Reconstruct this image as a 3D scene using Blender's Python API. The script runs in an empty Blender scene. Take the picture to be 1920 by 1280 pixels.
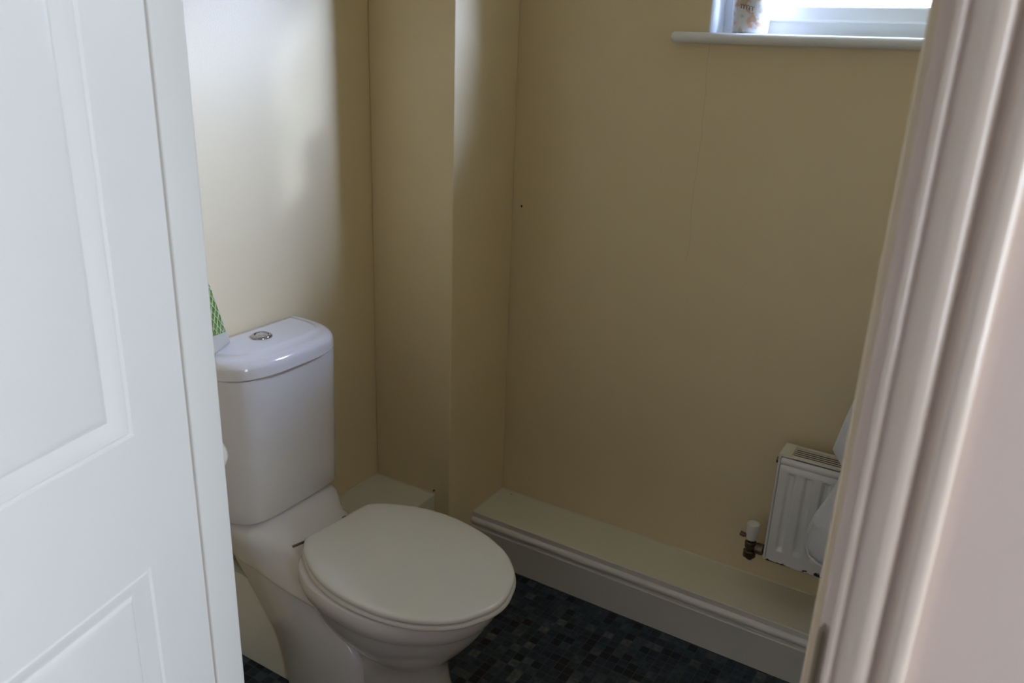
import bpy, bmesh, math, random
from mathutils import Vector, Matrix
random.seed(7)
D = bpy.data
COL = bpy.context.scene.collection
SC = bpy.context.scene

# ------------------------------------------------------------------ camera
cam_d = D.cameras.new('camera'); cam = D.objects.new('camera', cam_d); COL.objects.link(cam)
cam_d.sensor_width = 22.3; cam_d.lens = 18.0; cam_d.clip_start = 0.01
R = Vector((0.85089303, 0.52408821, 0.0362299)); U = Vector((-0.20580486, 0.26909667, 0.94086733)); F = Vector((-0.48334813, 0.80803374, -0.33683239))
m = Matrix((( R.x, U.x, -F.x, 1.47744), (R.y, U.y, -F.y, -1.99921), (R.z, U.z, -F.z, 1.485), (0, 0, 0, 1)))
cam.matrix_world = m
cam_d.dof.use_dof = True; cam_d.dof.focus_distance = 1.55; cam_d.dof.aperture_fstop = 4.0
SC.camera = cam

# ------------------------------------------------------------------ light
world = D.worlds.new('sky'); SC.world = world; world.use_nodes = True
bg = world.node_tree.nodes['Background']
bg.inputs[0].default_value = (0.64, 0.83, 1.0, 1); bg.inputs[1].default_value = 24.0
SC.view_settings.view_transform = 'Standard'; SC.view_settings.look = 'None'
SC.view_settings.gamma = 1.0; SC.view_settings.use_curve_mapping = False
SC.view_settings.exposure = 0.05

WX0, WX1, WZ0, WZ1 = 0.785, 1.385, 1.53, 2.12       # window opening in the back wall
HX, HY0, HY1, HZ0, HZ1 = 3.3, -2.75, -1.60, 0.60, 2.15   # hall window opening

def sunlight(name, travel, energy, angle, col):
    l = D.lights.new(name, 'SUN'); l.energy = energy; l.angle = math.radians(angle); l.color = col
    o = D.objects.new(name, l); COL.objects.link(o); o.rotation_euler = Vector(travel).to_track_quat('-Z', 'Y').to_euler()
sunlight('hazy_sun', (-0.268, -0.158, -0.120), 2.8, 2.5, (0.62, 0.82, 1.15))
sunlight('bright_cloud', (-1.0, -0.70, -0.54), 78.0, 34.0, (0.53, 0.73, 1.33))
def portal(name, loc, rot, sx, sy):
    l = D.lights.new(name, 'AREA'); l.shape = 'RECTANGLE'; l.size = sx; l.size_y = sy
    l.cycles.is_portal = True
    o = D.objects.new(name, l); COL.objects.link(o); o.location = loc; o.rotation_euler = rot
    return o
portal('window_portal', ((WX0+WX1)/2, 0.20, (WZ0+WZ1)/2), (-math.pi/2, 0, 0), 0.60, 0.60)
portal('hall_portal', (HX+0.06, (HY0+HY1)/2, (HZ0+HZ1)/2), (0, math.pi/2, 0), HZ1-HZ0, HY1-HY0)

# ------------------------------------------------------------------ helpers
def tag(o, label=None, cat=None, group=None, kind=None):
    if label: o['label'] = label
    if cat: o['category'] = cat
    if group: o['group'] = group
    if kind: o['kind'] = kind
    return o
def empty(name, loc=(0, 0, 0), rz=0):
    o = D.objects.new(name, None); COL.objects.link(o); o.location = loc; o.rotation_euler = (0, 0, rz)
    o.empty_display_size = 0.05
    return o
def finish(bm, name, mat, parent=None, smooth=True, angle=40, world_space=False):
    bmesh.ops.remove_doubles(bm, verts=bm.verts[:], dist=1e-6)
    bmesh.ops.recalc_face_normals(bm, faces=bm.faces[:])
    me = D.meshes.new(name); bm.to_mesh(me); bm.free()
    if isinstance(mat, (list, tuple)):
        for q in mat: me.materials.append(q)
    else: me.materials.append(mat)
    if smooth:
        for p in me.polygons: p.use_smooth = True
        me.set_sharp_from_angle(angle=math.radians(angle))
    o = D.objects.new(name, me); COL.objects.link(o)
    if parent:
        o.parent = parent
    return o
def bevel(o, w=0.003, seg=3, angle=40):
    md = o.modifiers.new('bevel', 'BEVEL'); md.width = w; md.segments = seg; md.limit_method = 'ANGLE'; md.angle_limit = math.radians(angle)
    return o
def box(bm, x0, x1, y0, y1, z0, z1, mi=0, M=None):
    vs = [bm.verts.new((x, y, z)) for x in (x0, x1) for y in (y0, y1) for z in (z0, z1)]
    if M:
        for v in vs: v.co = M @ v.co
    for f in ((0, 1, 3, 2), (4, 6, 7, 5), (0, 4, 5, 1), (2, 3, 7, 6), (0, 2, 6, 4), (1, 5, 7, 3)):
        fc = bm.faces.new([vs[i] for i in f]); fc.material_index = mi
def rings(bm, rs, cap=True, mi=0):
    """loft a list of closed rings with equal point counts"""
    V = [[bm.verts.new(p) for p in r] for r in rs]
    n = len(rs[0])
    for a, b in zip(V[:-1], V[1:]):
        for i in range(n):
            f = bm.faces.new((a[i], a[(i+1) % n], b[(i+1) % n], b[i])); f.material_index = mi
    if cap:
        f = bm.faces.new(V[0][::-1]); f.material_index = mi
        f = bm.faces.new(V[-1]); f.material_index = mi
    return V
def extrude_profile(bm, prof, p0, p1, ax1, ax2):
    """closed 2D profile (a,b) placed on axes ax1, ax2 and swept straight from p0 to p1"""
    rs = []
    for p in (p0, p1):
        rs.append([Vector(p)+Vector(ax1)*a+Vector(ax2)*b for a, b in prof])
    rings(bm, rs)
def cyl(bm, p0, p1, r0, r1=None, n=24, mi=0, extra=None):
    p0 = Vector(p0); p1 = Vector(p1); d = (p1-p0).normalized()
    a = d.orthogonal().normalized(); b = d.cross(a)
    if r1 is None: r1 = r0
    prof = extra or [(0, r0), (1, r1)]
    rs = [[p0.lerp(p1, t)+(a*math.cos(2*math.pi*i/n)+b*math.sin(2*math.pi*i/n))*r for i in range(n)] for t, r in prof]
    rings(bm, rs, mi=mi)
def tube(bm, pts, r, n=12):
    pts = [Vector(p) for p in pts]; rs = []
    prev = None
    for i, p in enumerate(pts):
        d = (pts[min(i+1, len(pts)-1)]-pts[max(i-1, 0)]).normalized()
        if prev is None: a = d.orthogonal().normalized()
        else: a = (prev-d*prev.dot(d)).normalized()
        prev = a; b = d.cross(a)
        rs.append([p+(a*math.cos(2*math.pi*k/n)+b*math.sin(2*math.pi*k/n))*r for k in range(n)])
    rings(bm, rs)
def catmull(xs, ys, x):
    """monotone-ish cubic through table"""
    if x <= xs[0]: return ys[0]
    if x >= xs[-1]: return ys[-1]
    for i in range(len(xs)-1):
        if xs[i] <= x <= xs[i+1]:
            h = xs[i+1]-xs[i]; t = (x-xs[i])/h
            def sl(k):
                if k == 0: return (ys[1]-ys[0])/(xs[1]-xs[0])
                if k == len(xs)-1: return (ys[-1]-ys[-2])/(xs[-1]-xs[-2])
                return (ys[k+1]-ys[k-1])/(xs[k+1]-xs[k-1])
            m0, m1 = sl(i)*h, sl(i+1)*h
            return (2*t**3-3*t*t+1)*ys[i]+(t**3-2*t*t+t)*m0+(-2*t**3+3*t*t)*ys[i+1]+(t**3-t*t)*m1

# ------------------------------------------------------------------ materials
def mat(name, col, rough=0.5, metal=0.0, bump=0.0, bscale=200, spec=0.5, coat=0.0, vary=0.0, vscale=6, detail=3):
    mt = D.materials.new(name); mt.use_nodes = True; nt = mt.node_tree; b = nt.nodes['Principled BSDF']
    b.inputs['Base Color'].default_value = (*col, 1); b.inputs['Roughness'].default_value = rough
    b.inputs['Metallic'].default_value = metal; b.inputs['Specular IOR Level'].default_value = spec
    b.inputs['Coat Weight'].default_value = coat; b.inputs['Coat Roughness'].default_value = 0.08
    tc = nt.nodes.new('ShaderNodeTexCoord')
    if bump:
        n = nt.nodes.new('ShaderNodeTexNoise'); n.inputs['Scale'].default_value = bscale; n.inputs['Detail'].default_value = detail
        nt.links.new(tc.outputs['Object'], n.inputs['Vector'])
        bp = nt.nodes.new('ShaderNodeBump'); bp.inputs['Strength'].default_value = bump; bp.inputs['Distance'].default_value = 0.002
        nt.links.new(n.outputs['Fac'], bp.inputs['Height']); nt.links.new(bp.outputs['Normal'], b.inputs['Normal'])
    if vary:
        n2 = nt.nodes.new('ShaderNodeTexNoise'); n2.inputs['Scale'].default_value = vscale; n2.inputs['Detail'].default_value = 4
        nt.links.new(tc.outputs['Object'], n2.inputs['Vector'])
        mx = nt.nodes.new('ShaderNodeMix'); mx.data_type = 'RGBA'
        mx.inputs[6].default_value = (*[c*(1-vary) for c in col], 1); mx.inputs[7].default_value = (*[min(1, c*(1+vary)) for c in col], 1)
        nt.links.new(n2.outputs['Fac'], mx.inputs[0]); nt.links.new(mx.outputs[2], b.inputs['Base Color'])
    return mt
M = {}
M['cream'] = mat('cream_wall_paint', (0.78, 0.64, 0.40), 0.42, bump=0.12, bscale=260, vary=0.02, vscale=3)
M['hallback'] = mat('hall_bounce_cut', (0.26, 0.20, 0.16), 0.7)  # unseen hall walls, darkened only to cut light bounced into the room
M['hallpaint'] = mat('hall_wall_paint', (0.70, 0.575, 0.49), 0.6, bump=0.1, bscale=220)
M['ceiling'] = mat('ceiling_paint', (0.82, 0.80, 0.76), 0.8, bump=0.1, bscale=150)
M['gloss'] = mat('white_gloss_woodwork', (0.80, 0.79, 0.76), 0.28, bump=0.03, bscale=60)
M['doorpaint'] = mat('white_door_paint', (0.84, 0.83, 0.81), 0.38, bump=0.04, bscale=80)
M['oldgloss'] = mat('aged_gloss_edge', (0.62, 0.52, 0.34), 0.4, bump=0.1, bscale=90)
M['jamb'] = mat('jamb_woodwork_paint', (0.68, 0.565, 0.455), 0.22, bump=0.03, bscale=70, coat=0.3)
M['boxing'] = mat('boxing_paint', (0.76, 0.71, 0.58), 0.34, bump=0.05, bscale=90, vary=0.02)
M['skirt'] = mat('skirting_gloss', (0.74, 0.71, 0.66), 0.28, bump=0.04, bscale=60)
M['ceramic'] = mat('white_porcelain', (0.76, 0.715, 0.69), 0.10, spec=0.55, coat=0.3)
M['seat'] = mat('ivory_plastic_seat', (0.80, 0.77, 0.71), 0.20, spec=0.5)
M['chrome'] = mat('chrome', (0.50, 0.50, 0.51), 0.14, metal=1.0)
M['brass'] = mat('dull_plated_brass', (0.16, 0.13, 0.09), 0.35, metal=1.0, vary=0.3, vscale=80)
M['radw'] = mat('radiator_enamel', (0.78, 0.76, 0.73), 0.30)
M['radgrille'] = mat('radiator_grille_enamel', (0.78, 0.74, 0.62), 0.35)
M['dark'] = mat('dark_gap', (0.02, 0.017, 0.013), 0.8)
M['upvc'] = mat('white_upvc', (0.86, 0.88, 0.90), 0.25)
M['plasticw'] = mat('white_plastic', (0.80, 0.79, 0.74), 0.35)
M['creamp'] = mat('off_white_plastic', (0.52, 0.48, 0.38), 0.45)
M['latt'] = mat('pale_green_plastic', (0.55, 0.62, 0.38), 0.45)
M['green'] = mat('green_gel', (0.15, 0.25, 0.03), 0.4, vary=0.25, vscale=90)
M['towel'] = mat('white_towelling', (0.80, 0.80, 0.82), 0.95, bump=0.7, bscale=500, spec=0.1)
M['strike'] = mat('brass_strike', (0.36, 0.31, 0.20), 0.35, metal=1.0)
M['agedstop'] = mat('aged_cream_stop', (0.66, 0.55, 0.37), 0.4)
M['slot'] = mat('dull_brass_recess', (0.20, 0.17, 0.10), 0.5, metal=0.6)
M['carpet'] = mat('hall_carpet', (0.16, 0.13, 0.11), 0.95, bump=0.5, bscale=400)
M['script'] = mat('grey_script_ink', (0.10, 0.10, 0.11), 0.6)

def cream_back():
    """cream paint with the hairline crack below the window corner"""
    mt = mat('cream_wall_paint_cracked', (0.78, 0.64, 0.40), 0.42, bump=0.12, bscale=260)
    nt = mt.node_tree; b = nt.nodes['Principled BSDF']
    tc = nt.nodes.new('ShaderNodeTexCoord'); sp = nt.nodes.new('ShaderNodeSeparateXYZ'); nt.links.new(tc.outputs['Object'], sp.inputs[0])
    nz = nt.nodes.new('ShaderNodeTexNoise'); nz.inputs['Scale'].default_value = 9; nt.links.new(tc.outputs['Object'], nz.inputs['Vector'])
    def mth(op, a, bb=None):
        n = nt.nodes.new('ShaderNodeMath'); n.operation = op
        for i, q in enumerate((a, bb)):
            if q is None: continue
            if isinstance(q, (int, float)): n.inputs[i].default_value = q
            else: nt.links.new(q, n.inputs[i])
        return n.outputs[0]
    wob = mth('MULTIPLY', mth('SUBTRACT', nz.outputs['Fac'], 0.5), 0.03)
    dx = mth('ABSOLUTE', mth('SUBTRACT', mth('ADD', sp.outputs['X'], wob), 0.792))
    a1 = mth('LESS_THAN', dx, 0.0008)
    a2 = mth('GREATER_THAN', sp.outputs['Z'], 0.98); a3 = mth('LESS_THAN', sp.outputs['Z'], 1.53)
    fac = mth('MULTIPLY', mth('MULTIPLY', a1, a2), mth('MULTIPLY', a3, 0.22))
    mx = nt.nodes.new('ShaderNodeMix'); mx.data_type = 'RGBA'
    mx.inputs[6].default_value = (0.78, 0.64, 0.40, 1); mx.inputs[7].default_value = (0.30, 0.25, 0.17, 1)
    nt.links.new(fac, mx.inputs[0]); nt.links.new(mx.outputs[2], b.inputs['Base Color'])
    return mt
M['creamback'] = cream_back()

def floor_mat():
    mt = D.materials.new('dark_mosaic_vinyl'); mt.use_nodes = True; nt = mt.node_tree; b = nt.nodes['Principled BSDF']
    tc = nt.nodes.new('ShaderNodeTexCoord')
    mp = nt.nodes.new('ShaderNodeMapping'); mp.inputs['Scale'].default_value = (1/0.026, 1/0.026, 1); mp.inputs['Location'].default_value = (0.3, 0.1, 0.5)
    nt.links.new(tc.outputs['Object'], mp.inputs['Vector'])
    fl = nt.nodes.new('ShaderNodeVectorMath'); fl.operation = 'FLOOR'; nt.links.new(mp.outputs[0], fl.inputs[0])
    wn = nt.nodes.new('ShaderNodeTexWhiteNoise'); wn.noise_dimensions = '3D'; nt.links.new(fl.outputs[0], wn.inputs['Vector'])
    cr = nt.nodes.new('ShaderNodeValToRGB'); cr.color_ramp.interpolation = 'CONSTANT'
    cols = [(0, (0.010, 0.012, 0.020)), (0.18, (0.022, 0.032, 0.048)), (0.42, (0.032, 0.045, 0.062)), (0.62, (0.018, 0.026, 0.042)),
            (0.78, (0.045, 0.060, 0.076)), (0.90, (0.060, 0.075, 0.088)), (0.968, (0.085, 0.098, 0.105))]
    cr.color_ramp.elements[0].position = 0; cr.color_ramp.elements[0].color = (*cols[0][1], 1)
    cr.color_ramp.elements[1].position = cols[1][0]; cr.color_ramp.elements[1].color = (*cols[1][1], 1)
    for p, c in cols[2:]:
        e = cr.color_ramp.elements.new(p); e.color = (*c, 1)
    nt.links.new(wn.outputs['Value'], cr.inputs[0])
    # mottling in each tile
    nz = nt.nodes.new('ShaderNodeTexNoise'); nz.inputs['Scale'].default_value = 70; nz.inputs['Detail'].default_value = 3
    nt.links.new(tc.outputs['Object'], nz.inputs['Vector'])
    mr = nt.nodes.new('ShaderNodeMapRange'); mr.inputs[1].default_value = 0.3; mr.inputs[2].default_value = 0.7; mr.inputs[3].default_value = 0.55; mr.inputs[4].default_value = 1.5
    nt.links.new(nz.outputs['Fac'], mr.inputs[0])
    ml = nt.nodes.new('ShaderNodeVectorMath'); ml.operation = 'SCALE'; nt.links.new(cr.outputs[0], ml.inputs[0]); nt.links.new(mr.outputs[0], ml.inputs['Scale'])
    fr = nt.nodes.new('ShaderNodeVectorMath'); fr.operation = 'FRACTION'; nt.links.new(mp.outputs[0], fr.inputs[0])
    sp = nt.nodes.new('ShaderNodeSeparateXYZ'); nt.links.new(fr.outputs[0], sp.inputs[0])
    def mth(op, a, bb=None):
        n = nt.nodes.new('ShaderNodeMath'); n.operation = op
        for i, q in enumerate((a, bb)):
            if q is None: continue
            if isinstance(q, (int, float)): n.inputs[i].default_value = q
            else: nt.links.new(q, n.inputs[i])
        return n.outputs[0]
    ex = mth('ABSOLUTE', mth('SUBTRACT', sp.outputs['X'], 0.5)); ey = mth('ABSOLUTE', mth('SUBTRACT', sp.outputs['Y'], 0.5))
    g = mth('GREATER_THAN', mth('MAXIMUM', ex, ey), 0.462)
    mx = nt.nodes.new('ShaderNodeMix'); mx.data_type = 'RGBA'; nt.links.new(g, mx.inputs[0])
    nt.links.new(ml.outputs[0], mx.inputs[6]); mx.inputs[7].default_value = (0.055, 0.062, 0.072, 1)
    nt.links.new(mx.outputs[2], b.inputs['Base Color']); b.inputs['Roughness'].default_value = 0.5
    b.inputs['Specular IOR Level'].default_value = 0.3
    bp = nt.nodes.new('ShaderNodeBump'); bp.inputs['Strength'].default_value = 0.15; bp.inputs['Distance'].default_value = 0.0008; bp.invert = True
    nt.links.new(g, bp.inputs['Height']); nt.links.new(bp.outputs[0], b.inputs['Normal'])
    return mt
M['floor'] = floor_mat()

def glass_mat():
    """streaky obscured glass that lets the daylight straight through"""
    mt = D.materials.new('streaked_obscure_glass'); mt.use_nodes = True; nt = mt.node_tree; nt.nodes.clear()
    out = nt.nodes.new('ShaderNodeOutputMaterial'); tr = nt.nodes.new('ShaderNodeBsdfTransparent'); gl = nt.nodes.new('ShaderNodeBsdfGlossy')
    gl.inputs['Roughness'].default_value = 0.15; mix = nt.nodes.new('ShaderNodeMixShader'); mix.inputs[0].default_value = 0.06
    tc = nt.nodes.new('ShaderNodeTexCoord'); mp = nt.nodes.new('ShaderNodeMapping'); mp.inputs['Scale'].default_value = (60, 1, 4)
    nz = nt.nodes.new('ShaderNodeTexNoise'); nz.inputs['Scale'].default_value = 3; nz.inputs['Detail'].default_value = 4
    nt.links.new(tc.outputs['Object'], mp.inputs[0]); nt.links.new(mp.outputs[0], nz.inputs['Vector'])
    cr = nt.nodes.new('ShaderNodeValToRGB'); cr.color_ramp.elements[0].position = 0.35; cr.color_ramp.elements[0].color = (0.26, 0.235, 0.205, 1)
    cr.color_ramp.elements[1].position = 0.6; cr.color_ramp.elements[1].color = (0.9, 0.9, 0.9, 1)
    nt.links.new(nz.outputs['Fac'], cr.inputs[0]); nt.links.new(cr.outputs[0], tr.inputs[0])
    nt.links.new(tr.outputs[0], mix.inputs[1]); nt.links.new(gl.outputs[0], mix.inputs[2]); nt.links.new(mix.outputs[0], out.inputs[0])
    return mt
M['glass'] = glass_mat()
def filter_mat():
    """added tint filter on the hall window: dims and warms its daylight"""
    mt = D.materials.new('hall_light_filter'); mt.use_nodes = True; nt = mt.node_tree; nt.nodes.clear()
    out = nt.nodes.new('ShaderNodeOutputMaterial'); tr = nt.nodes.new('ShaderNodeBsdfTransparent'); tr.inputs[0].default_value = (0.735, 0.685, 0.670, 1)
    nt.links.new(tr.outputs[0], out.inputs[0]); return mt
M['hallfilter'] = filter_mat()
def rad_front():
    """radiator enamel chipped to dark rust along the bottom edge"""
    mt = mat('radiator_enamel_chipped', (0.78, 0.76, 0.73), 0.30); nt = mt.node_tree; b = nt.nodes['Principled BSDF']
    tc = nt.nodes.new('ShaderNodeTexCoord'); sp = nt.nodes.new('ShaderNodeSeparateXYZ'); nt.links.new(tc.outputs['Object'], sp.inputs[0])
    mp = nt.nodes.new('ShaderNodeMapping'); mp.inputs['Scale'].default_value = (38, 60, 90); nt.links.new(tc.outputs['Object'], mp.inputs[0])
    nz = nt.nodes.new('ShaderNodeTexNoise'); nz.inputs['Scale'].default_value = 1.6; nz.inputs['Detail'].default_value = 3; nt.links.new(mp.outputs[0], nz.inputs['Vector'])
    mr = nt.nodes.new('ShaderNodeMapRange'); mr.inputs[1].default_value = 0.0; mr.inputs[2].default_value = 0.020; mr.inputs[3].default_value = 0.17; mr.inputs[4].default_value = -0.25
    nt.links.new(sp.outputs['Z'], mr.inputs[0])
    ad = nt.nodes.new('ShaderNodeMath'); ad.operation = 'ADD'; nt.links.new(nz.outputs['Fac'], ad.inputs[0]); nt.links.new(mr.outputs[0], ad.inputs[1])
    gt = nt.nodes.new('ShaderNodeMath'); gt.operation = 'GREATER_THAN'; gt.inputs[1].default_value = 0.585; nt.links.new(ad.outputs[0], gt.inputs[0])
    mx = nt.nodes.new('ShaderNodeMix'); mx.data_type = 'RGBA'; nt.links.new(gt.outputs[0], mx.inputs[0])
    mx.inputs[6].default_value = (0.78, 0.76, 0.73, 1); mx.inputs[7].default_value = (0.03, 0.02, 0.013, 1); nt.links.new(mx.outputs[2], b.inputs['Base Color'])
    return mt
M['radchip'] = rad_front()
def floral():
    mt = D.materials.new('floral_printed_ceramic'); mt.use_nodes = True; nt = mt.node_tree; b = nt.nodes['Principled BSDF']
    tc = nt.nodes.new('ShaderNodeTexCoord')
    nz = nt.nodes.new('ShaderNodeTexNoise'); nz.inputs['Scale'].default_value = 30; nz.inputs['Detail'].default_value = 3; nt.links.new(tc.outputs['Object'], nz.inputs['Vector'])
    cr = nt.nodes.new('ShaderNodeValToRGB'); e = cr.color_ramp.elements
    e[0].position = 0.36; e[0].color = (0.55, 0.50, 0.42, 1); e[1].position = 0.44; e[1].color = (0.80, 0.80, 0.80, 1)
    q = e.new(0.58); q.color = (0.78, 0.78, 0.80, 1); q = e.new(0.63); q.color = (0.75, 0.45, 0.30, 1); q = e.new(0.70); q.color = (0.62, 0.62, 0.45, 1)
    nt.links.new(nz.outputs['Fac'], cr.inputs[0]); nt.links.new(cr.outputs[0], b.inputs['Base Color']); b.inputs['Roughness'].default_value = 0.3
    return mt
M['floral'] = floral()

# ------------------------------------------------------------------ room shell
RX = 1.72            # right wall
RY = -1.35           # room face of the door wall
HYW = -1.45          # hall face of the door wall
CZ = 2.40
def struct(bm, name, m_, smooth=False, parent=None, bev=0):
    o = finish(bm, name, m_, parent, smooth)
    if not parent: o['kind'] = 'structure'
    if bev: bevel(o, bev, 2)
    return o
bm = bmesh.new(); box(bm, -0.1, RX+0.1, RY-0.05, 0.1, -0.05, 0); struct(bm, 'floor', M['floor'])
bm = bmesh.new(); box(bm, -1.3, 3.4, -4.7, RY-0.05, -0.05, 0); struct(bm, 'floor_hall', M['carpet'])
bm = bmesh.new(); box(bm, -1.3, 3.4, -4.7, 0.2, CZ, CZ+0.05); struct(bm, 'ceiling', M['ceiling'])
bm = bmesh.new(); box(bm, -0.1, 0, RY, 0.2, 0, CZ); struct(bm, 'wall_left', M['cream'])
bm = bmesh.new(); box(bm, RX, RX+0.1, RY, 0.2, 0, CZ); struct(bm, 'wall_right', M['cream'])
bm = bmesh.new()
for a in ((0, WX0, 0, CZ), (WX1, RX, 0, CZ), (WX0, WX1, 0, WZ0-0.022), (WX0, WX1, WZ1, CZ)):
    box(bm, a[0], a[1], 0, 0.2, a[2], a[3])
struct(bm, 'wall_back', M['creamback'])
# door wall: room skin and hall skin
DX0, DX1, DZ = 0.622, 1.436, 2.02
for nm, y0, y1, mm, xa, xb in (('wall_front', RY-0.045, RY, M['cream'], -0.1, RX+0.1), ('wall_hall', HYW, RY-0.045, M['hallpaint'], -1.3, 3.3)):
    bm = bmesh.new(); box(bm, xa, DX0, y0, y1, 0, CZ); box(bm, DX1, xb, y0, y1, 0, CZ); box(bm, DX0, DX1, y0, y1, DZ, CZ); struct(bm, nm, mm)
bm = bmesh.new(); box(bm, -1.3, 3.3, -4.7, -4.6, 0, CZ); struct(bm, 'wall_hall_back', M['hallback'])
bm = bmesh.new(); box(bm, -1.4, -1.3, -4.7, HYW, 0, CZ); struct(bm, 'wall_hall_left', M['hallback'])
bm = bmesh.new(); box(bm, 3.3, 3.42, -4.7, HY0, 0, CZ); box(bm, 3.3, 3.42, HY1, HYW+0.1, 0, CZ); box(bm, 3.3, 3.42, HY0, HY1, 0, HZ0); box(bm, 3.3, 3.42, HY0, HY1, HZ1, CZ)
struct(bm, 'wall_hall_right', M['hallpaint'])
# tall boxed-in pipe corner
BX, BY = 0.268, -0.294
bm = bmesh.new(); box(bm, 0, BX, BY, 0, 0, CZ); o = struct(bm, 'wall_corner', M['cream'], bev=0.0035)
o['label'] = 'tall cream boxed-in corner between the left and back walls'

# ------------------------------------------------------------------ low boxings
def caulk_edge(bm, p0, p1, w, seed):
    rnd = random.Random(seed); n = 40; p0 = Vector(p0); p1 = Vector(p1)
    pts = []
    for i in range(n+1):
        p = p0.lerp(p1, i/n); pts.append(p)
    tube(bm, [p+Vector((0, 0, rnd.uniform(-0.0006, 0.0006))) for p in pts], w, 8)
SH, SD = 0.150, 0.172
bm = bmesh.new()
prof = [(0, 0), (SD+0.008, 0), (SD+0.008, 0.1000), (SD+0.0085, 0.1020), (SD+0.0075, 0.1045), (SD+0.005, 0.1055), (SD+0.0005, 0.1060), (SD-0.0005, 0.1085), (SD-0.0005, 0.1115), (SD+0.003, 0.1130)]
for k in range(9):   # bead, leaning back towards the board
    a = -0.30*math.pi+k/8*0.72*math.pi
    prof.append((SD-0.001+0.0100*math.cos(a), 0.1215+0.0105*math.sin(a)))
prof += [(SD-0.001, 0.1335), (SD-0.001, 0.1485), (SD-0.0030, SH), (0, SH)]
extrude_profile(bm, prof, (BX, 0, 0), (RX, 0, 0), (0, -1, 0), (0, 0, 1))
o = finish(bm, 'trim_1', [M['skirt']], smooth=True, angle=28); o['kind'] = 'structure'
# paint the shelf face a creamier tone
me = o.data; me.materials.append(M['boxing'])
for p in me.polygons:
    if p.normal.z > 0.95 and p.center.z > SH-0.002: p.material_index = 1
me.materials.append(M['skirt'])
bm = bmesh.new(); caulk_edge(bm, (BX, -0.002, SH), (RX, -0.002, SH), 0.0022, 3); caulk_edge(bm, (BX+0.001, 0, SH), (BX+0.001, -SD, SH), 0.002, 5)
finish(bm, 'sealant', M['boxing'], o)
bm = bmesh.new(); cyl(bm, (0.311, -0.018, SH-0.001), (0.311, -0.018, SH+0.0004), 0.0022, n=10); finish(bm, 'screw_hole', M['dark'], o)
LB, LH, LY = 0.216, 0.249, -0.872
bm = bmesh.new(); box(bm, 0, LB, LY, BY, 0, LH); t2 = struct(bm, 'trim_2', M['boxing'], bev=0.002)
bm = bmesh.new(); caulk_edge(bm, (0.002, BY-0.001, LH), (LB-0.002, BY-0.001, LH), 0.0022, 9); caulk_edge(bm, (0.001, BY, LH), (0.001, LY, LH), 0.002, 11)
finish(bm, 'sealant', M['boxing'], t2)
# old wall plug hole
bm = bmesh.new(); cyl(bm, (0.296, 0.002, 1.060), (0.296, -0.0006, 1.060), 0.0032, n=12)
nh = finish(bm, 'wall_plug', M['dark']); tag(nh, 'small dark plugged screw hole in the cream back wall beside the boxed corner', 'wall plug')
bm = bmesh.new(); cyl(bm, (0.262, BY+0.002, 0.262), (0.262, BY-0.004, 0.262), 0.003, n=8); sc = finish(bm, 'screw', M['brass'])
sc.location.x = -0.048; tag(sc, 'tiny brown screw head above the end of the low boxing behind the toilet', 'screw')

# ------------------------------------------------------------------ window
win = empty('window_1', ((WX0+WX1)/2, 0.12, WZ0)); win['kind'] = 'structure'
win['label'] = 'bright obscured-glass window high in the back wall'
def wpart(bm, name, m_, **k):
    for v in bm.verts: v.co -= win.location
    return finish(bm, name, m_, win, **k)
def frame_boxes(bm, x0, x1, z0, z1, w, y0, y1, wb=None):
    wb = wb or w
    box(bm, x0, x0+w, y0, y1, z0, z1); box(bm, x1-w, x1, y0, y1, z0, z1)
    box(bm, x0+w, x1-w, y0, y1, z0, z0+wb); box(bm, x0+w, x1-w, y0, y1, z1-w, z1)
bm = bmesh.new(); frame_boxes(bm, WX0, WX1, WZ0, WZ1, 0.034, 0.095, 0.155); bevel(wpart(bm, 'frame', M['upvc'], smooth=False), 0.003)
bm = bmesh.new(); frame_boxes(bm, WX0+0.03, WX1-0.03, WZ0+0.030, WZ1-0.03, 0.045, 0.085, 0.15, 0.034); bevel(wpart(bm, 'sash', M['upvc'], smooth=False), 0.006)
bm = bmesh.new(); box(bm, WX0+0.07, WX1-0.07, 0.118, 0.124, WZ0+0.06, WZ1-0.07); wpart(bm, 'pane', M['glass'], smooth=False)
bm = bmesh.new()
for a in ((WX0-0.0, WX0+0.002, WZ0, WZ1), (WX1-0.002, WX1, WZ0, WZ1)): box(bm, a[0], a[1], 0.0, 0.096, a[2], a[3])
box(bm, WX0, WX1, 0.0, 0.096, WZ1-0.002, WZ1); wpart(bm, 'reveal', M['upvc'], smooth=False)
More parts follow.
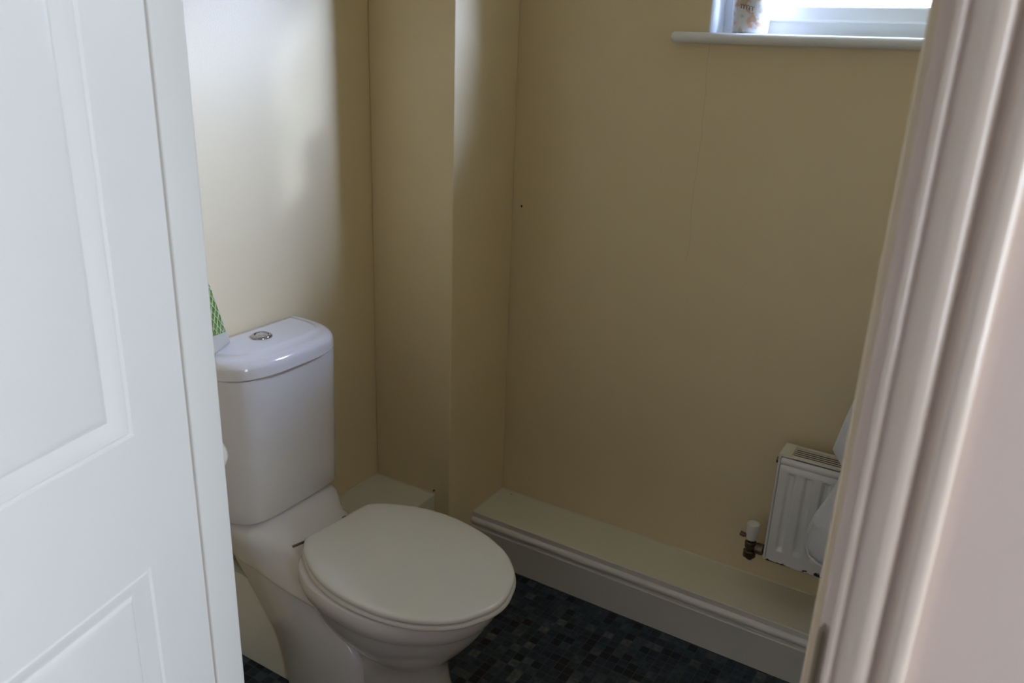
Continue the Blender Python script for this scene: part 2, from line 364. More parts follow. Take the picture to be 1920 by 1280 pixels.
# window board
bm = bmesh.new(); t = 0.024; n = 10
prof = [(-0.094, 0), (-0.094, -t), (0.022, -t)]
for k in range(n+1):
    a = -math.pi/2+math.pi*k/n
    prof.append((0.022+0.013*math.cos(a), -t/2+t/2*math.sin(a)))
prof.append((-0.02, 0))
extrude_profile(bm, prof, (WX0+0.0005, 0, WZ0), (WX1-0.0005, 0, WZ0), (0, -1, 0), (0, 0, 1))
prof2 = [(a, b) for a, b in prof if a > -0.001]; prof2 = [(0.0, 0), (0.0, -t)]+[p for p in prof if p[0] >= 0.022]
extrude_profile(bm, prof2, (0.710, 0, WZ0), (WX0+0.0005, 0, WZ0), (0, -1, 0), (0, 0, 1))
extrude_profile(bm, prof2, (WX1-0.0005, 0, WZ0), (WX1+0.075, 0, WZ0), (0, -1, 0), (0, 0, 1))
for xc, s in ((0.710, -1), (WX1+0.075, 1)):   # rounded horns
    extrude_profile(bm, [(a if a < 0.001 else a-0.004, b*0.86-0.0017) for a, b in prof2], (xc, 0, WZ0), (xc+s*0.0045, 0, WZ0), (0, -1, 0), (0, 0, 1))
wpart(bm, 'window_sill', M['gloss'], angle=35)

# decorated pot on the sill
pot = empty('decorated_pot', (0.872, 0.03, WZ0)); tag(pot, 'small white pot with pastel flowers and grey script, standing on the window sill', 'pot')
bm = bmesh.new()
pr = [(0.0, 0.030), (0.0, 0.037), (0.004, 0.041), (0.03, 0.0425), (0.105, 0.0445), (0.112, 0.0455), (0.115, 0.044), (0.112, 0.041), (0.03, 0.038), (0.01, 0.030)]
rs = [[(r*math.cos(2*math.pi*i/40), r*math.sin(2*math.pi*i/40), z) for i in range(40)] for z, r in pr]
rings(bm, rs); finish(bm, 'body', M['floral'], pot)
bm = bmesh.new()   # looping script line
pts = []
for k in range(90):
    u_ = k/89; th = math.radians(-112+u_*44)+0.045*math.sin(u_*math.pi*2*5); zz = 0.058-0.006*u_+0.0045*math.cos(u_*math.pi*2*5)
    r = 0.0436; pts.append((r*math.cos(th), r*math.sin(th), zz))
tube(bm, pts, 0.0005, 6); finish(bm, 'script', M['script'], pot)

# ------------------------------------------------------------------ hall window
hw = empty('window_2', (HX+0.05, (HY0+HY1)/2, HZ0)); hw['kind'] = 'structure'
bm = bmesh.new()
for a in ((HY0, HY0+0.05, HZ0, HZ1), (HY1-0.05, HY1, HZ0, HZ1), (HY0, HY1, HZ0, HZ0+0.05), (HY0, HY1, HZ1-0.05, HZ1), ((HY0+HY1)/2-0.03, (HY0+HY1)/2+0.03, HZ0, HZ1)):
    box(bm, HX+0.03, HX+0.08, a[0], a[1], a[2], a[3])
for v in bm.verts: v.co -= hw.location
finish(bm, 'frame', M['upvc'], hw, False)
bm = bmesh.new(); box(bm, HX+0.045, HX+0.05, HY0, HY1, HZ0, HZ1)
for v in bm.verts: v.co -= hw.location
finish(bm, 'pane', M['hallfilter'], hw, False)  # pane carries an added filter to balance the hall light

# ------------------------------------------------------------------ door lining, architraves
XL, XR = 0.650, 1.4075      # faces of the planted stops
ln = empty('trim_3', (1.03, RY-0.05, 0)); ln['kind'] = 'structure'
def P(bm, name, m_, parent, **k):
    for v in bm.verts: v.co -= parent.location
    return finish(bm, name, m_, parent, **k)
YST = -1.3965               # hall-side face of the stop
bm = bmesh.new()
box(bm, XR+0.012, DX1, HYW, RY, 0, DZ); box(bm, XL-0.012, XR+0.012, HYW, RY, DZ-0.025, DZ)
bevel(P(bm, 'lining', M['jamb'], ln, smooth=False), 0.0015, 2)
bm = bmesh.new(); box(bm, DX0, XL-0.012, HYW, RY, 0, DZ); P(bm, 'hinge_side_lining', M['oldgloss'], ln, smooth=False)
bm = bmesh.new(); box(bm, XL-0.012, XL, YST, RY, 0, DZ-0.037)
bevel(P(bm, 'door_stop', M['gloss'], ln, smooth=False), 0.003, 3)
bm = bmesh.new(); box(bm, XR, XR+0.012, YST, RY, 0, DZ-0.037); bevel(P(bm, 'door_stop', M['agedstop'], ln, smooth=False), 0.002, 3)
bm = bmesh.new(); box(bm, XL-0.012, XR+0.012, YST, RY, DZ-0.037, DZ-0.025); P(bm, 'door_stop', M['gloss'], ln, smooth=False)
# ogee architrave: (distance from inner edge, thickness)
AP = [(0, 0), (0, .0045), (.001, .0060), (.0028, .0070), (.0045, .0068), (.0060, .0058), (.0078, .0042), (.0095, .0036), (.012, .0044), (.0145, .0064), (.017, .0090), (.0195, .0112), (.0215, .0122),
      (.025, .0127), (.029, .0127), (.0315, .0120), (.0332, .0104), (.0348, .0082), (.0360, .0066), (.0375, .0060), (.0395, .0066), (.0415, .0086), (.0435, .0115), (.0455, .0140), (.0475, .0152), (.050, .0156), (.0545, .0156), (.0575, .0146), (.0592, .0125), (.060, .009), (.060, 0)]
def architrave(xin, sgn, k=1.0, name='architrave'):
    bm = bmesh.new()
    extrude_profile(bm, [(a*sgn*k, b) for a, b in AP], (xin, HYW, 0), (xin, HYW, DZ+0.06), (1, 0, 0), (0, -1, 0))
    return P(bm, name, M['jamb'], ln, angle=50)
architrave(1.4275, 1, 0.885); architrave(0.641, -1)
bm = bmesh.new(); extrude_profile(bm, AP, (0.641, HYW, DZ-0.002), (1.4275, HYW, DZ-0.002), (0, 0, 1), (0, -1, 0)); P(bm, 'architrave', M['jamb'], ln, angle=50)
# strike plate wrapping the rebate edge
bm = bmesh.new(); z0, z1 = 1.030, 1.098
prof = []
for k in range(24):
    a = 2*math.pi*k/24; cx = 0.0048 if math.cos(a) > 0 else -0.0048
    prof.append((1.4225+0.0032*math.cos(a), z0+0.012 if math.sin(a) < 0 else z1-0.012, math.sin(a)*0.012))
outer = [(x, z+dz) for x, z, dz in prof]
rings(bm, [[(x, HYW-0.0012, z) for x, z in outer], [(x, HYW+0.002, z) for x, z in outer]], mi=0)
inner = [(1.4225+(x-1.4225)*0.45, (z0+z1)/2+(z-(z0+z1)/2)*0.86) for x, z in outer]
sp_ = P(bm, 'strike_plate', M['strike'], ln, angle=40)
bm = bmesh.new(); rings(bm, [[(x+0.0006, HYW-0.0018, z) for x, z in inner], [(x+0.0006, HYW-0.0008, z) for x, z in inner]])
for v in bm.verts: v.co -= ln.location
finish(bm, 'strike_slot', M['slot'], sp_)

# ------------------------------------------------------------------ door (opened out into the hall)
door = empty('door_1', (0.690, -1.430, 0), 0); door['kind'] = 'structure'; door['label'] = 'white panelled door opened outwards on the left'
AD = math.radians(13.0)
dd = Vector((math.sin(AD), -math.cos(AD), 0)); nn = Vector((math.cos(AD), math.sin(AD), 0))   # along leaf, visible-face normal
DM = Matrix(((dd.x, nn.x, 0, 0), (dd.y, nn.y, 0, 0), (0, 0, 1, 0), (0, 0, 0, 1)))  # local (along, normal, up)
W_, T_, H0_, H1_ = 0.757, 0.038, 0.008, 1.985
PANELS = [(0.085, 0.333, 1.068, 1.88), (0.424, 0.672, 1.068, 1.88), (0.085, 0.333, 0.22, 0.900), (0.424, 0.672, 0.22, 0.900)]
def leaf():
    bm = bmesh.new()
    xs = sorted({0, W_, *[p[0] for p in PANELS], *[p[1] for p in PANELS]}); zs = sorted({H0_, H1_, *[p[2] for p in PANELS], *[p[3] for p in PANELS]})
    for side in (0, -T_):
        for i in range(len(xs)-1):
            for j in range(len(zs)-1):
                c = ((xs[i]+xs[i+1])/2, (zs[j]+zs[j+1])/2)
                if any(p[0] < c[0] < p[1] and p[2] < c[1] < p[3] for p in PANELS): continue
                bm.faces.new([bm.verts.new((x, side, z)) for x, z in ((xs[i], zs[j]), (xs[i+1], zs[j]), (xs[i+1], zs[j+1]), (xs[i], zs[j+1]))])
        sg = 1 if side == 0 else -1
        # moulded ring: (inset, depth) from the stile face to the raised field
        RING = [(0, 0), (.002, -.0022), (.004, -.0024), (.006, -.0010), (.010, -.0016), (.016, -.0042), (.022, -.0072), (.0255, -.0080), (.028, -.0066), (.031, -.0050), (.036, -.0042)]
        for (a, b, c, d) in PANELS:
            rs = [[(a+s, side+sg*q, c+s), (b-s, side+sg*q, c+s), (b-s, side+sg*q, d-s), (a+s, side+sg*q, d-s)] for s, q in RING]
            V = [[bm.verts.new(p) for p in r] for r in rs]
            for A, B in zip(V[:-1], V[1:]):
                for i in range(4): bm.faces.new((A[i], A[(i+1) % 4], B[(i+1) % 4], B[i]))
            bm.faces.new(V[-1])
    for q in (((0, 0, H0_), (0, -T_, H0_), (0, -T_, H1_), (0, 0, H1_)), ((W_, 0, H0_), (W_, -T_, H0_), (W_, -T_, H1_), (W_, 0, H1_)),
              ((0, 0, H1_), (W_, 0, H1_), (W_, -T_, H1_), (0, -T_, H1_)), ((0, 0, H0_), (W_, 0, H0_), (W_, -T_, H0_), (0, -T_, H0_))):
        bm.faces.new([bm.verts.new(p) for p in q])
    for v in bm.verts: v.co = DM @ v.co
    return bm
bm = leaf(); bevel(finish(bm, 'door_leaf', M['doorpaint'], door, True, 35), 0.0015, 2, 70)
bm = bmesh.new()    # hinges on the hidden knuckle side
for z in (0.25, 1.0, 1.75):
    c = DM @ Vector((0.0, -T_-0.004, z)); cyl(bm, c+Vector((0, 0, -0.05)), c+Vector((0, 0, 0.05)), 0.005, n=14)
finish(bm, 'hinge', M['strike'], door)

# ------------------------------------------------------------------ toilet
TC = Vector((0.0, -0.765, 0))
toilet = empty('toilet', TC); tag(toilet, 'white close-coupled toilet with its ivory lid down, cistern against the left wall', 'toilet')
def plan(x0, D_, hw, n, npt=40, yb=None, rb=0.012):
    """cistern plan: flat back at x0, rounded bowed front"""
    pts = []
    for k in range(npt+1):
        a = -math.pi/2+math.pi*k/npt
        c, s = math.cos(a), math.sin(a)
        pts.append((x0+D_*abs(c)**(2/n), hw*math.copysign(abs(s)**(2/n), s)))
    pts.append((x0+0.0, hw-0.004)); pts.insert(0, (x0, -hw+0.004))
    return pts
def loft_z(specs, npt=40):
    bm = bmesh.new(); rings(bm, [[(x, y, z) for x, y in plan(x0, d, hw, n, npt)] for (z, x0, d, hw, n) in specs]); return bm
cis = []
for k in range(9):
    t_ = k/8; z = 0.440+t_*0.350
    cis.append((z, 0.004, 0.163+0.008*t_, 0.163+0.004*t_, 5.0))
cis = [(0.4355, 0.004, 0.158, 0.158, 5.0), (0.437, 0.004, 0.1615, 0.1615, 5.0)]+cis
o = finish(loft_z(cis), 'cistern', M['ceramic'], toilet, angle=50)
lid = [(0.7905, 0.004, 0.176, 0.174, 3.4), (0.791, 0.004, 0.180, 0.178, 3.3), (0.794, 0.004, 0.1825, 0.180, 3.3), (0.806, 0.004, 0.1825, 0.180, 3.3)]
for k in range(1, 9):
    a = k/8*math.pi/2; lid.append((0.812+0.020*math.sin(a), 0.004, 0.1825-0.022*(1-math.cos(a)), 0.180-0.022*(1-math.cos(a)), 3.3))
lid += [(0.8335, 0.010, 0.145, 0.150, 3.4), (0.836, 0.018, 0.128, 0.141, 3.6), (0.8378, 0.022, 0.120, 0.136, 4.0), (0.8384, 0.030, 0.108, 0.128, 4.0)]
LDZ = 0.0
o = finish(loft_z(lid), 'cistern_lid', M['ceramic'], toilet, angle=30)
bt = empty('flush_button', (0.062, -0.004, 0.8384)); bt.parent = toilet
def lathe(pr, n=36):
    bm = bmesh.new(); rings(bm, [[(r*math.cos(2*math.pi*i/n), r*math.sin(2*math.pi*i/n), z) for i in range(n)] for r, z in pr]); return bm
D.objects.remove(bt)
bm = lathe([(0.0215, 0), (0.0235, 0.001), (0.0235, 0.003), (0.022, 0.0055), (0.0185, 0.0072), (0.0165, 0.0070), (0.0155, 0.0050), (0.0155, 0.002)])
for v in bm.verts: v.co += Vector((0.076, -0.005, 0.8382))
fb = finish(bm, 'flush_ring', M['chrome'], toilet)
bm = lathe([(0.0145, 0.001), (0.0148, 0.0052), (0.0135, 0.0060), (0.0125, 0.0056), (0.002, 0.0050)])
for v in bm.verts: v.co += Vector((0.076, -0.005, 0.8382))
finish(bm, 'flush_button', M['chrome'], fb)

PA = math.radians(-3.0)     # the pan sits very slightly askew, the loose seat a little more
def rotz(p, a, c=(0.05, 0.0)):
    x, y = p[0]-c[0], p[1]-c[1]
    return (c[0]+x*math.cos(a)-y*math.sin(a), c[1]+x*math.sin(a)+y*math.cos(a), p[2])
def egg(x0, L, W, sharp=1.0, n=64):
    """egg ring starting at the back; x0 back, L length, W half width"""
    pts = []
    for k in range(n):
        a = 2*math.pi*k/n; c, s = math.cos(a), math.sin(a)
        x = (1-c)/2
        w = math.sin(math.pi*x**0.86)**0.62 if 0 < x < 1 else 0
        pts.append((x0+L*x, W*(1 if s >= 0 else -1)*w if abs(s) > 1e-9 else 0))
    return pts
bm = bmesh.new()
# bowl and front foot: (z, back x, front x, half width)
BS = [(0.000, .40, .640, .116), (0.012, .40, .641, .117), (0.020, .40, .632, .110), (0.06, .40, .622, .098), (0.11, .40, .612, .088), (0.16, .39, .608, .084), (0.195, .37, .616, .090), (0.215, .36, .630, .102),
      (0.240, .34, .652, .124), (0.270, .32, .676, .143), (0.300, .30, .697, .158), (0.325, .285, .711, .167), (0.340, .275, .717, .171), (0.343, .272, .719, .1725),
      (0.352, .268, .727, .179), (0.372, .262, .732, .1835), (0.392, .262, .731, .1825), (0.396, .265, .727, .179)]
n = 64; rs = []
for z, xa, xb, w in BS:
    r = []
    for k in range(n):
        a = 2*math.pi*k/n; c, s = -math.cos(a), math.sin(a)
        e = 2.0 if c > 0 else 2.6
        xm = xa+(xb-xa)*0.50
        x = xm+((xb-xm) if c > 0 else (xm-xa))*math.copysign(abs(c)**(2/e), c)
        y = w*math.copysign(abs(s)**(2/e), s)
        r.append(rotz((x, y, z), PA))
    rs.append(r)
rings(bm, rs)
# rear block with trapway: profile in XZ lofted across y with rounded shoulders
BP = [(.205, 0), (.200, .045), (.180, .13), (.137, .19), (.066, .268), (.034, .300), (.024, .330), (.03, .352), (.30, .345), (.325, .30), (.355, .262), (.392, .238), (.425, .212), (.443, .18), (.449, .14), (.447, .08), (.445, 0)]
def smooth_loop(P_, it=2):
    for _ in range(it):
        Q = []
        for i in range(len(P_)):
            a, b = P_[i], P_[(i+1) % len(P_)]
            if a[1] < 1e-6 and b[1] < 1e-6: Q += [a, b]; continue
            if a[1] < 1e-6: Q += [a, (a[0]*.25+b[0]*.75, a[1]*.25+b[1]*.75)]; continue
            if b[1] < 1e-6: Q += [(a[0]*.75+b[0]*.25, a[1]*.75+b[1]*.25), b]; continue
            Q += [(a[0]*.75+b[0]*.25, a[1]*.75+b[1]*.25), (a[0]*.25+b[0]*.75, a[1]*.25+b[1]*.75)]
        out = []
        for p in Q:
            if not out or math.hypot(p[0]-out[-1][0], p[1]-out[-1][1]) > 1e-6: out.append(p)
        P_ = out
    return P_
BPs = smooth_loop(BP, 2)
cxm, czm = .27, .18
rs = []
for k in range(-9, 10):
    y = k/9*0.112
    t_ = abs(k)/9
    ins = 0.022*(1-math.sqrt(max(0, 1-max(0, (t_-0.75)/0.25)**2)))
    rs.append([rotz((x-math.copysign(min(ins, abs(x-cxm)), x-cxm), y, max(0, z)), PA) for x, z in BPs])
rings(bm, rs)
# deck from the cistern ledge down to the seat fixings: (x, half width, bottom z, top z)
DK = [(.006, .146, .110, .305, .425), (.010, .150, .114, .300, .432), (.09, .153, .122, .288, .4345), (.140, .151, .127, .292, .4345), (.156, .143, .129, .293, .431), (.172, .129, .131, .294, .422), (.190, .114, .134, .296, .413),
      (.212, .104, .137, .298, .405), (.245, .101, .141, .300, .399), (.29, .103, .144, .302, .396), (.34, .115, .148, .305, .394), (.39, .135, .150, .31, .39), (.43, .14, .145, .32, .385)]
rs = []
for x, wt, wb, zb, zt in DK:
    r = []; zc = (zb+zt)/2; hz = (zt-zb)/2
    for k in range(56):
        a = 2*math.pi*k/56; c, s = math.cos(a), math.sin(a)
        e = 3.6 if s > 0 else 7.0
        zz = math.copysign(abs(s)**(2/e), s); q = min(1, max(0, (zz+0.75)/1.7)); q = q*q*(3-2*q)
        w = wb+(wt-wb)*q
        r.append(rotz((x, w*math.copysign(abs(c)**(2/e), c), zc+hz*zz), PA*min(1, x/0.2)))
    rs.append(r)
rings(bm, rs)
o = finish(bm, 'pan', M['ceramic'], toilet, angle=50)

# seat and lid outlines
SX = [0, .03, .05, .10, .14, .19, .24, .30, .34, .39, .433, .461, .478, .487]
SW = [.098, .127, .140, .166, .179, .187, .188, .181, .171, .150, .118, .084, .045, 0]
def seat_outline(ins=0.0, cut=0.0):
    up = []
    for k in range(60):
        u_ = (k/59); x = 0.487*(1-(1-u_)**2) if u_ < 1 else 0.487
        w = catmull(SX[:-1], SW[:-1], x) if x <= .478 else .045*math.sqrt(max(0, (0.487-x)/0.009))
        up.append((x, w))
    mid = 0.2435
    def sh(p, s):
        x, w = p; L = 0.487/2
        return (mid+(x-mid)*(L-ins)/L, s*max(0, w)*(0.19-ins)/0.19)
    pts = [sh(p, 1) for p in up]+[sh(p, -1) for p in up[-2::-1]]
    return pts
SA = math.radians(-5.0)
def seat_xy(p, z):
    x, y = p
    return (0.275+x*math.cos(SA)-y*math.sin(SA), 0.005+x*math.sin(SA)+y*math.cos(SA), z)
def slab(specs):
    bm = bmesh.new(); rings(bm, [[seat_xy(p, z) for p in seat_outline(i)] for i, z in specs]); return bm
o = finish(slab([(0.006, .3985), (0.0015, .400), (-0.001, .403), (-0.001, .407), (0.001, .4105), (0.006, .412)]), 'seat', M['seat'], toilet, angle=40)
o = finish(slab([(0.008, .4135), (0.004, .4140), (0.002, .4155), (0.002, .4185), (0.003, .4215), (0.006, .4238), (0.011, .4250), (0.020, .4262), (0.05, .4272), (0.10, .4278), (0.15, .4280)]), 'seat_lid', M['seat'], toilet, angle=40)
for s in (1, -1):
    bm = bmesh.new(); a = Vector(seat_xy((-0.003, s*0.040), 0.4105)); b_ = Vector(seat_xy((-0.003, s*0.090), 0.4105))
    cyl(bm, a, b_, 0.0055, n=16); c0 = a.lerp(b_, 0.4); cyl(bm, (c0.x, c0.y, 0.397), (c0.x, c0.y, 0.408), 0.011, n=20)
    finish(bm, 'hinge', M['seat'], toilet)
bm = bmesh.new(); a = Vector(seat_xy((-0.001, -0.092), 0.4105)); b_ = Vector(seat_xy((-0.006, -0.124), 0.4105)); cyl(bm, a, b_, 0.003, n=12)
finish(bm, 'hinge_pin', M['brass'], toilet)
bm = bmesh.new(); a = Vector(seat_xy((-0.006, 0.026), 0.4120)); b_ = Vector(seat_xy((-0.006, 0.034), 0.4120)); cyl(bm, a, b_, 0.004, n=12)
finish(bm, 'hinge_pin', M['brass'], toilet)

# ------------------------------------------------------------------ air freshener on the cistern
fr = empty('air_freshener', (0.055, -0.885, 0.8385)); tag(fr, 'white wedge-shaped air freshener with green lattice, on the left end of the cistern lid', 'air freshener')
B1 = Vector((.090, -.915, 0)); B2 = Vector((.054, -.838, 0)); back = Vector((-.038, -.018, 0))
Hf = 0.172
T1 = Vector((.074, -.914, Hf)); T2 = Vector((.068, -.900, Hf))
L0 = Vector(fr.location); L0.z = 0
def ring4(t, ins=0.0):
    a = B1.lerp(T1, t); b = B2.lerp(T2, t); bk = back*(1-0.55*t)
    pts = [a, b, b+bk, a+bk]; c = sum(pts, Vector())/4
    return [c+(p-c)*(1-ins)-L0 for p in pts]
bm = bmesh.new()
rings(bm, [ring4(0.0, .10), ring4(0.02, .02), ring4(0.05)]+[ring4(k/10) for k in range(1, 10)]+[ring4(.98, .04), ring4(1.0, .25)])
bevel(finish(bm, 'housing', M['creamp'], fr, angle=30), 0.004, 3, 30)
fn = (B2-B1).cross(T1-B1).normalized()
if fn.x < 0: fn = -fn
def fpt(u_, t, off=0.0): return B1.lerp(T1, t).lerp(B2.lerp(T2, t), u_)+fn*off-L0
bm = bmesh.new()
rings(bm, [[fpt(.12, .24, o_), fpt(.90, .19, o_), fpt(.90, .86, o_), fpt(.12, .90, o_)] for o_ in (-.001, .0008)])
finish(bm, 'gel_window', M['green'], fr, False)
bm = bmesh.new()
def inw(u_, t): return 0.12 <= u_ <= 0.90 and (0.24-0.064*(u_-.12)) <= t <= 0.885
for s in (1, -1):
    for k in range(-8, 12):
        seg = []
        for q in range(0, 101):
            t = q/100; u_ = k*0.235+s*(t-0.2)*1.7
            # keep the lattice even in true width while the face narrows upwards
            wdt = 1-0.80*t; uu = 0.5+(u_-0.5)/wdt*0.9
            if inw(uu, t): seg.append(fpt(uu, t, .0018))
            else:
                if len(seg) > 1: tube(bm, seg, .0012, 6)
                seg = []
        if len(seg) > 1: tube(bm, seg, .0012, 6)
finish(bm, 'lattice', M['latt'], fr)

# ------------------------------------------------------------------ white knob peeking past the door frame
bm = bmesh.new(); cyl(bm, (0.560, RY, 0.910), (0.560, RY+0.065, 0.910), 0.012, extra=[(0, .022), (.06, .022), (.10, .010), (.45, .010), (.52, .019), (.62, .0235), (.85, .0235), (.96, .018), (1, .008)], n=32)
kn = finish(bm, 'coat_peg', M['plasticw']); tag(kn, 'small white rounded peg end peeking out past the left door frame', 'peg')

# ------------------------------------------------------------------ radiator
RX0, RX1, RZ0, RZ1 = 1.116, 1.616, 0.280, 0.578
RYF, RYB = -0.114, -0.036
rad = empty('radiator', (RX0, RYF, RZ0)); tag(rad, 'small white panel radiator with chipped bottom edge on the back wall, beside the door frame', 'radiator')
def Rp(bm, name, m_, par=None, **k):
    for v in bm.verts: v.co -= rad.location
    return finish(bm, name, m_, par or rad, **k)
# front panel with pressed flutes
bm = bmesh.new()
fx = [RX0+0.008]; centers = [1.154+0.0405*i for i in range(12)]
def depth(x, z):
    d = 0
    for c in centers:
        if abs(x-c) < 0.011 and c < RX1-0.02:
            e = 1-max(0, (abs(x-c)-0.005)/0.006)
            d = e
    ztop, zbot = 0.536, 0.316
    ez = min(1, max(0, (ztop-z)/0.006))*min(1, max(0, (z-zbot)/0.012))
    return 0.0055*d*ez
xs = [RX0+0.008]; x = RX0+0.008
while x < RX1-0.010: x += 0.002; xs.append(x)
zs = [RZ0+0.002, RZ0+0.010, RZ0+0.028, .315, .316, .319, .322, .325, .328, .332, .40, .45, .50, .526, .530, .532, .534, .536, .538, RZ1-0.030]
top = [(RZ1-0.026, 0.0), (RZ1-0.022, -0.0035), (RZ1-0.016, -0.0045), (RZ1-0.011, -0.0025), (RZ1-0.008, 0.002)]
G = [[bm.verts.new((x, RYF-0.004+depth(x, z), z)) for x in xs] for z in zs]
for z, off in top: G.append([bm.verts.new((x, RYF-0.004+off+0.004, z)) for x in xs])
G.insert(0, [bm.verts.new((x, RYF+0.010, RZ0)) for x in xs])
for a, b in zip(G[:-1], G[1:]):
    for i in range(len(xs)-1): bm.faces.new((a[i], a[i+1], b[i+1], b[i]))
box(bm, RX0+0.008, RX1-0.008, RYF+0.008, RYF+0.011, RZ0, RZ1-0.01)
Rp(bm, 'front_panel', M['radchip'], angle=60)
bm = bmesh.new(); box(bm, RX0+0.006, RX1-0.006, RYB-0.010, RYB, RZ0, RZ1-0.012); Rp(bm, 'back_panel', M['radw'], smooth=False)
bm = bmesh.new()
box(bm, RX0+0.030, RX1-0.030, RYF+0.014, RYB-0.012, RZ0+0.02, RZ1-0.0065); Rp(bm, 'slot_shade_block', M['dark'], smooth=False)  # solid near-black block stands in for the shade under the grille slots
for x0 in (RX0, RX1-0.007):
    bm = bmesh.new(); box(bm, x0, x0+0.007, RYF-0.001, RYB-0.006, RZ0+0.001, RZ1-0.006); bevel(Rp(bm, 'end_panel', M['radw'], smooth=False), 0.003, 3)
bm = bmesh.new()
box(bm, RX0, RX0+0.028, RYF+0.002, RYB-0.004, RZ1-0.006, RZ1); box(bm, RX1-0.028, RX1, RYF+0.002, RYB-0.004, RZ1-0.006, RZ1)
box(bm, RX0+0.028, RX1-0.028, RYF+0.002, RYF+0.014, RZ1-0.005, RZ1-0.0005); box(bm, RX0+0.028, RX1-0.028, RYB-0.016, RYB-0.004, RZ1-0.005, RZ1-0.0005)
ns = 4; y0, y1 = RYF+0.014, RYB-0.016; st = (y1-y0)/(ns+0.6)
for k in range(ns): box(bm, RX0+0.028, RX1-0.028, y0+st*(k+0.60), y0+st*(k+1.02), RZ1-0.0020, RZ1-0.0008)
bevel(Rp(bm, 'top_grille', M['radgrille'], smooth=False), 0.0004, 1)
bm = bmesh.new(); cyl(bm, (RX0+0.002, -0.098, RZ1-0.024), (RX0-0.006, -0.098, RZ1-0.024), 0.008, n=6); Rp(bm, 'blanking_plug', M['brass'])
for xb in (RX0+0.1, RX1-0.13):
    bm = bmesh.new(); box(bm, xb, xb+0.03, RYB, -0.001, RZ0+0.05, RZ1-0.05); Rp(bm, 'bracket', M['radw'], smooth=False)
# valve
vx, vy = 1.074, -0.075
va = empty('valve', (0, 0, 0)); va.parent = rad; D.objects.remove(va)
bm = bmesh.new()
cyl(bm, (vx, vy, 0.248), (vx, vy, 0.300), 0.010, extra=[(0, .012), (.05, .0165), (.35, .0165), (.40, .0125), (.55, .013), (.60, .0155), (.85, .0155), (.9, .011), (1, .011)], n=8)
cyl(bm, (vx, vy, 0.280), (RX0+0.002, vy, 0.280), 0.0085, extra=[(0, .009), (.3, .010), (.34, .0155), (.75, .0155), (.8, .010), (1, .009)], n=8)
cyl(bm, (vx+0.004, vy, 0.303), (vx-0.030, vy, 0.309), 0.004, extra=[(0, .005), (.6, .004), (.62, .0065), (1, .0065)], n=12)
tube(bm, [(vx, vy, 0.252), (vx, vy, 0.246), (vx+0.001, vy+0.006, 0.2415), (vx+0.001, vy+0.03, 0.240), (vx+0.001, -0.001, 0.240)], 0.0075, 14)
vb = Rp(bm, 'valve', M['brass'], angle=50)
bm = bmesh.new(); cyl(bm, (vx, vy, 0.301), (vx, vy, 0.350), .01, extra=[(0, .0115), (.1, .0135), (.85, .0165), (.95, .0158), (1.0, .0125)], n=28)
Rp(bm, 'valve_cap', M['plasticw'], vb)

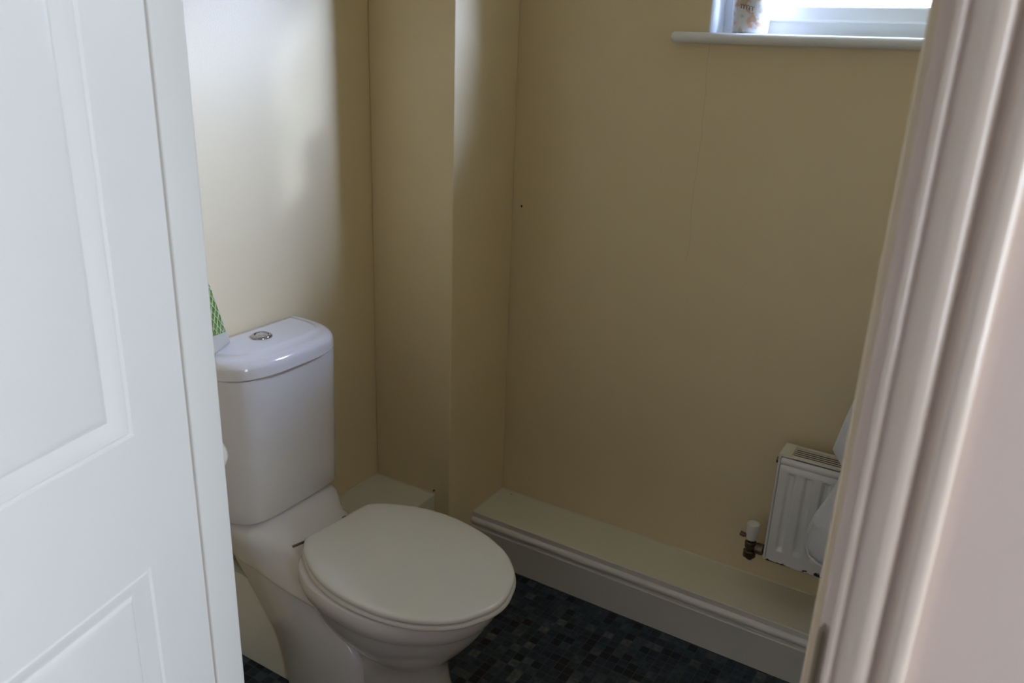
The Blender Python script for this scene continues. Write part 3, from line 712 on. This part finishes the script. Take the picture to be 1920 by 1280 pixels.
# ------------------------------------------------------------------ towel on a ring, right wall
tw = empty('towel', (1.70, -0.19, 0.86)); tag(tw, 'white towel hanging in front of the radiator, mostly hidden by the right door frame', 'towel')
def towel():
    bm = bmesh.new()
    zs_ = [0.900, 0.86, 0.82, 0.786, 0.76, 0.72, 0.68, 0.645, 0.628, 0.610, 0.57, 0.521, 0.495, 0.468, 0.44, 0.416, 0.400, 0.386, 0.372, 0.360, 0.350, 0.345]
    xl = [1.330, 1.305, 1.285, 1.274, 1.266, 1.258, 1.251, 1.245, 1.256, 1.272, 1.268, 1.252, 1.241, 1.231, 1.2235, 1.220, 1.2185, 1.219, 1.224, 1.236, 1.258, 1.285]
    nx = 44; Fg = []; Bg = []
    for z, x0 in zip(zs_, xl):
        x0 -= 0.006; x1 = 1.66; fr_, bk_ = [], []
        for k in range(nx+1):
            u_ = k/nx; x = x0+(x1-x0)*(u_**1.15)
            amp = 0.010*min(1, (0.92-z)/0.2+0.2)
            yy = -0.165+amp*math.sin(u_*15+0.6+z*2)+0.004*math.sin(u_*33+z*9)
            th = 0.009*math.sqrt(min(1, u_/0.05+0.02))
            if z < 0.3601: th *= 0.75
            fr_.append(bm.verts.new((x, yy-th, z))); bk_.append(bm.verts.new((x, yy+th, z)))
        Fg.append(fr_); Bg.append(bk_)
    for a, b in zip(Fg[:-1], Fg[1:]):
        for i in range(nx): bm.faces.new((a[i], a[i+1], b[i+1], b[i]))
    for a, b in zip(Bg[:-1], Bg[1:]):
        for i in range(nx): bm.faces.new((a[i+1], a[i], b[i], b[i+1]))
    for g in range(len(Fg)-1):
        for i in (0, nx): bm.faces.new((Fg[g][i], Fg[g+1][i], Bg[g+1][i], Bg[g][i]))
    for g in (0, -1):
        for i in range(nx): bm.faces.new((Fg[g][i], Fg[g][i+1], Bg[g][i+1], Bg[g][i]))
    for v in bm.verts: v.co -= tw.location
    return bm
finish(towel(), 'cloth', M['towel'], tw, angle=180)
bm = bmesh.new(); pts = [(1.228, -0.176, 0.458), (1.2215, -0.177, 0.43), (1.221, -0.177, 0.405), (1.224, -0.178, 0.386), (1.233, -0.179, 0.369), (1.251, -0.180, 0.357), (1.275, -0.181, 0.352)]
tube(bm, pts, 0.0022, 8)
for v in bm.verts: v.co -= tw.location
finish(bm, 'hem', M['towel'], tw)
rg = empty('towel_rail', (RX, -0.165, 0.89)); tag(rg, 'chrome towel rail on the right wall holding the white towel', 'towel rail')
bm = bmesh.new(); tube(bm, [(1.31, -0.165, 0.912), (1.5, -0.165, 0.912), (RX, -0.165, 0.912)], 0.006, 14)
for v in bm.verts: v.co -= rg.location
finish(bm, 'bar', M['chrome'], rg)
bm = bmesh.new(); cyl(bm, (RX, -0.165, 0.912), (RX-0.01, -0.165, 0.912), 0.022, n=24)
for v in bm.verts: v.co -= rg.location
finish(bm, 'wall_rose', M['chrome'], rg)
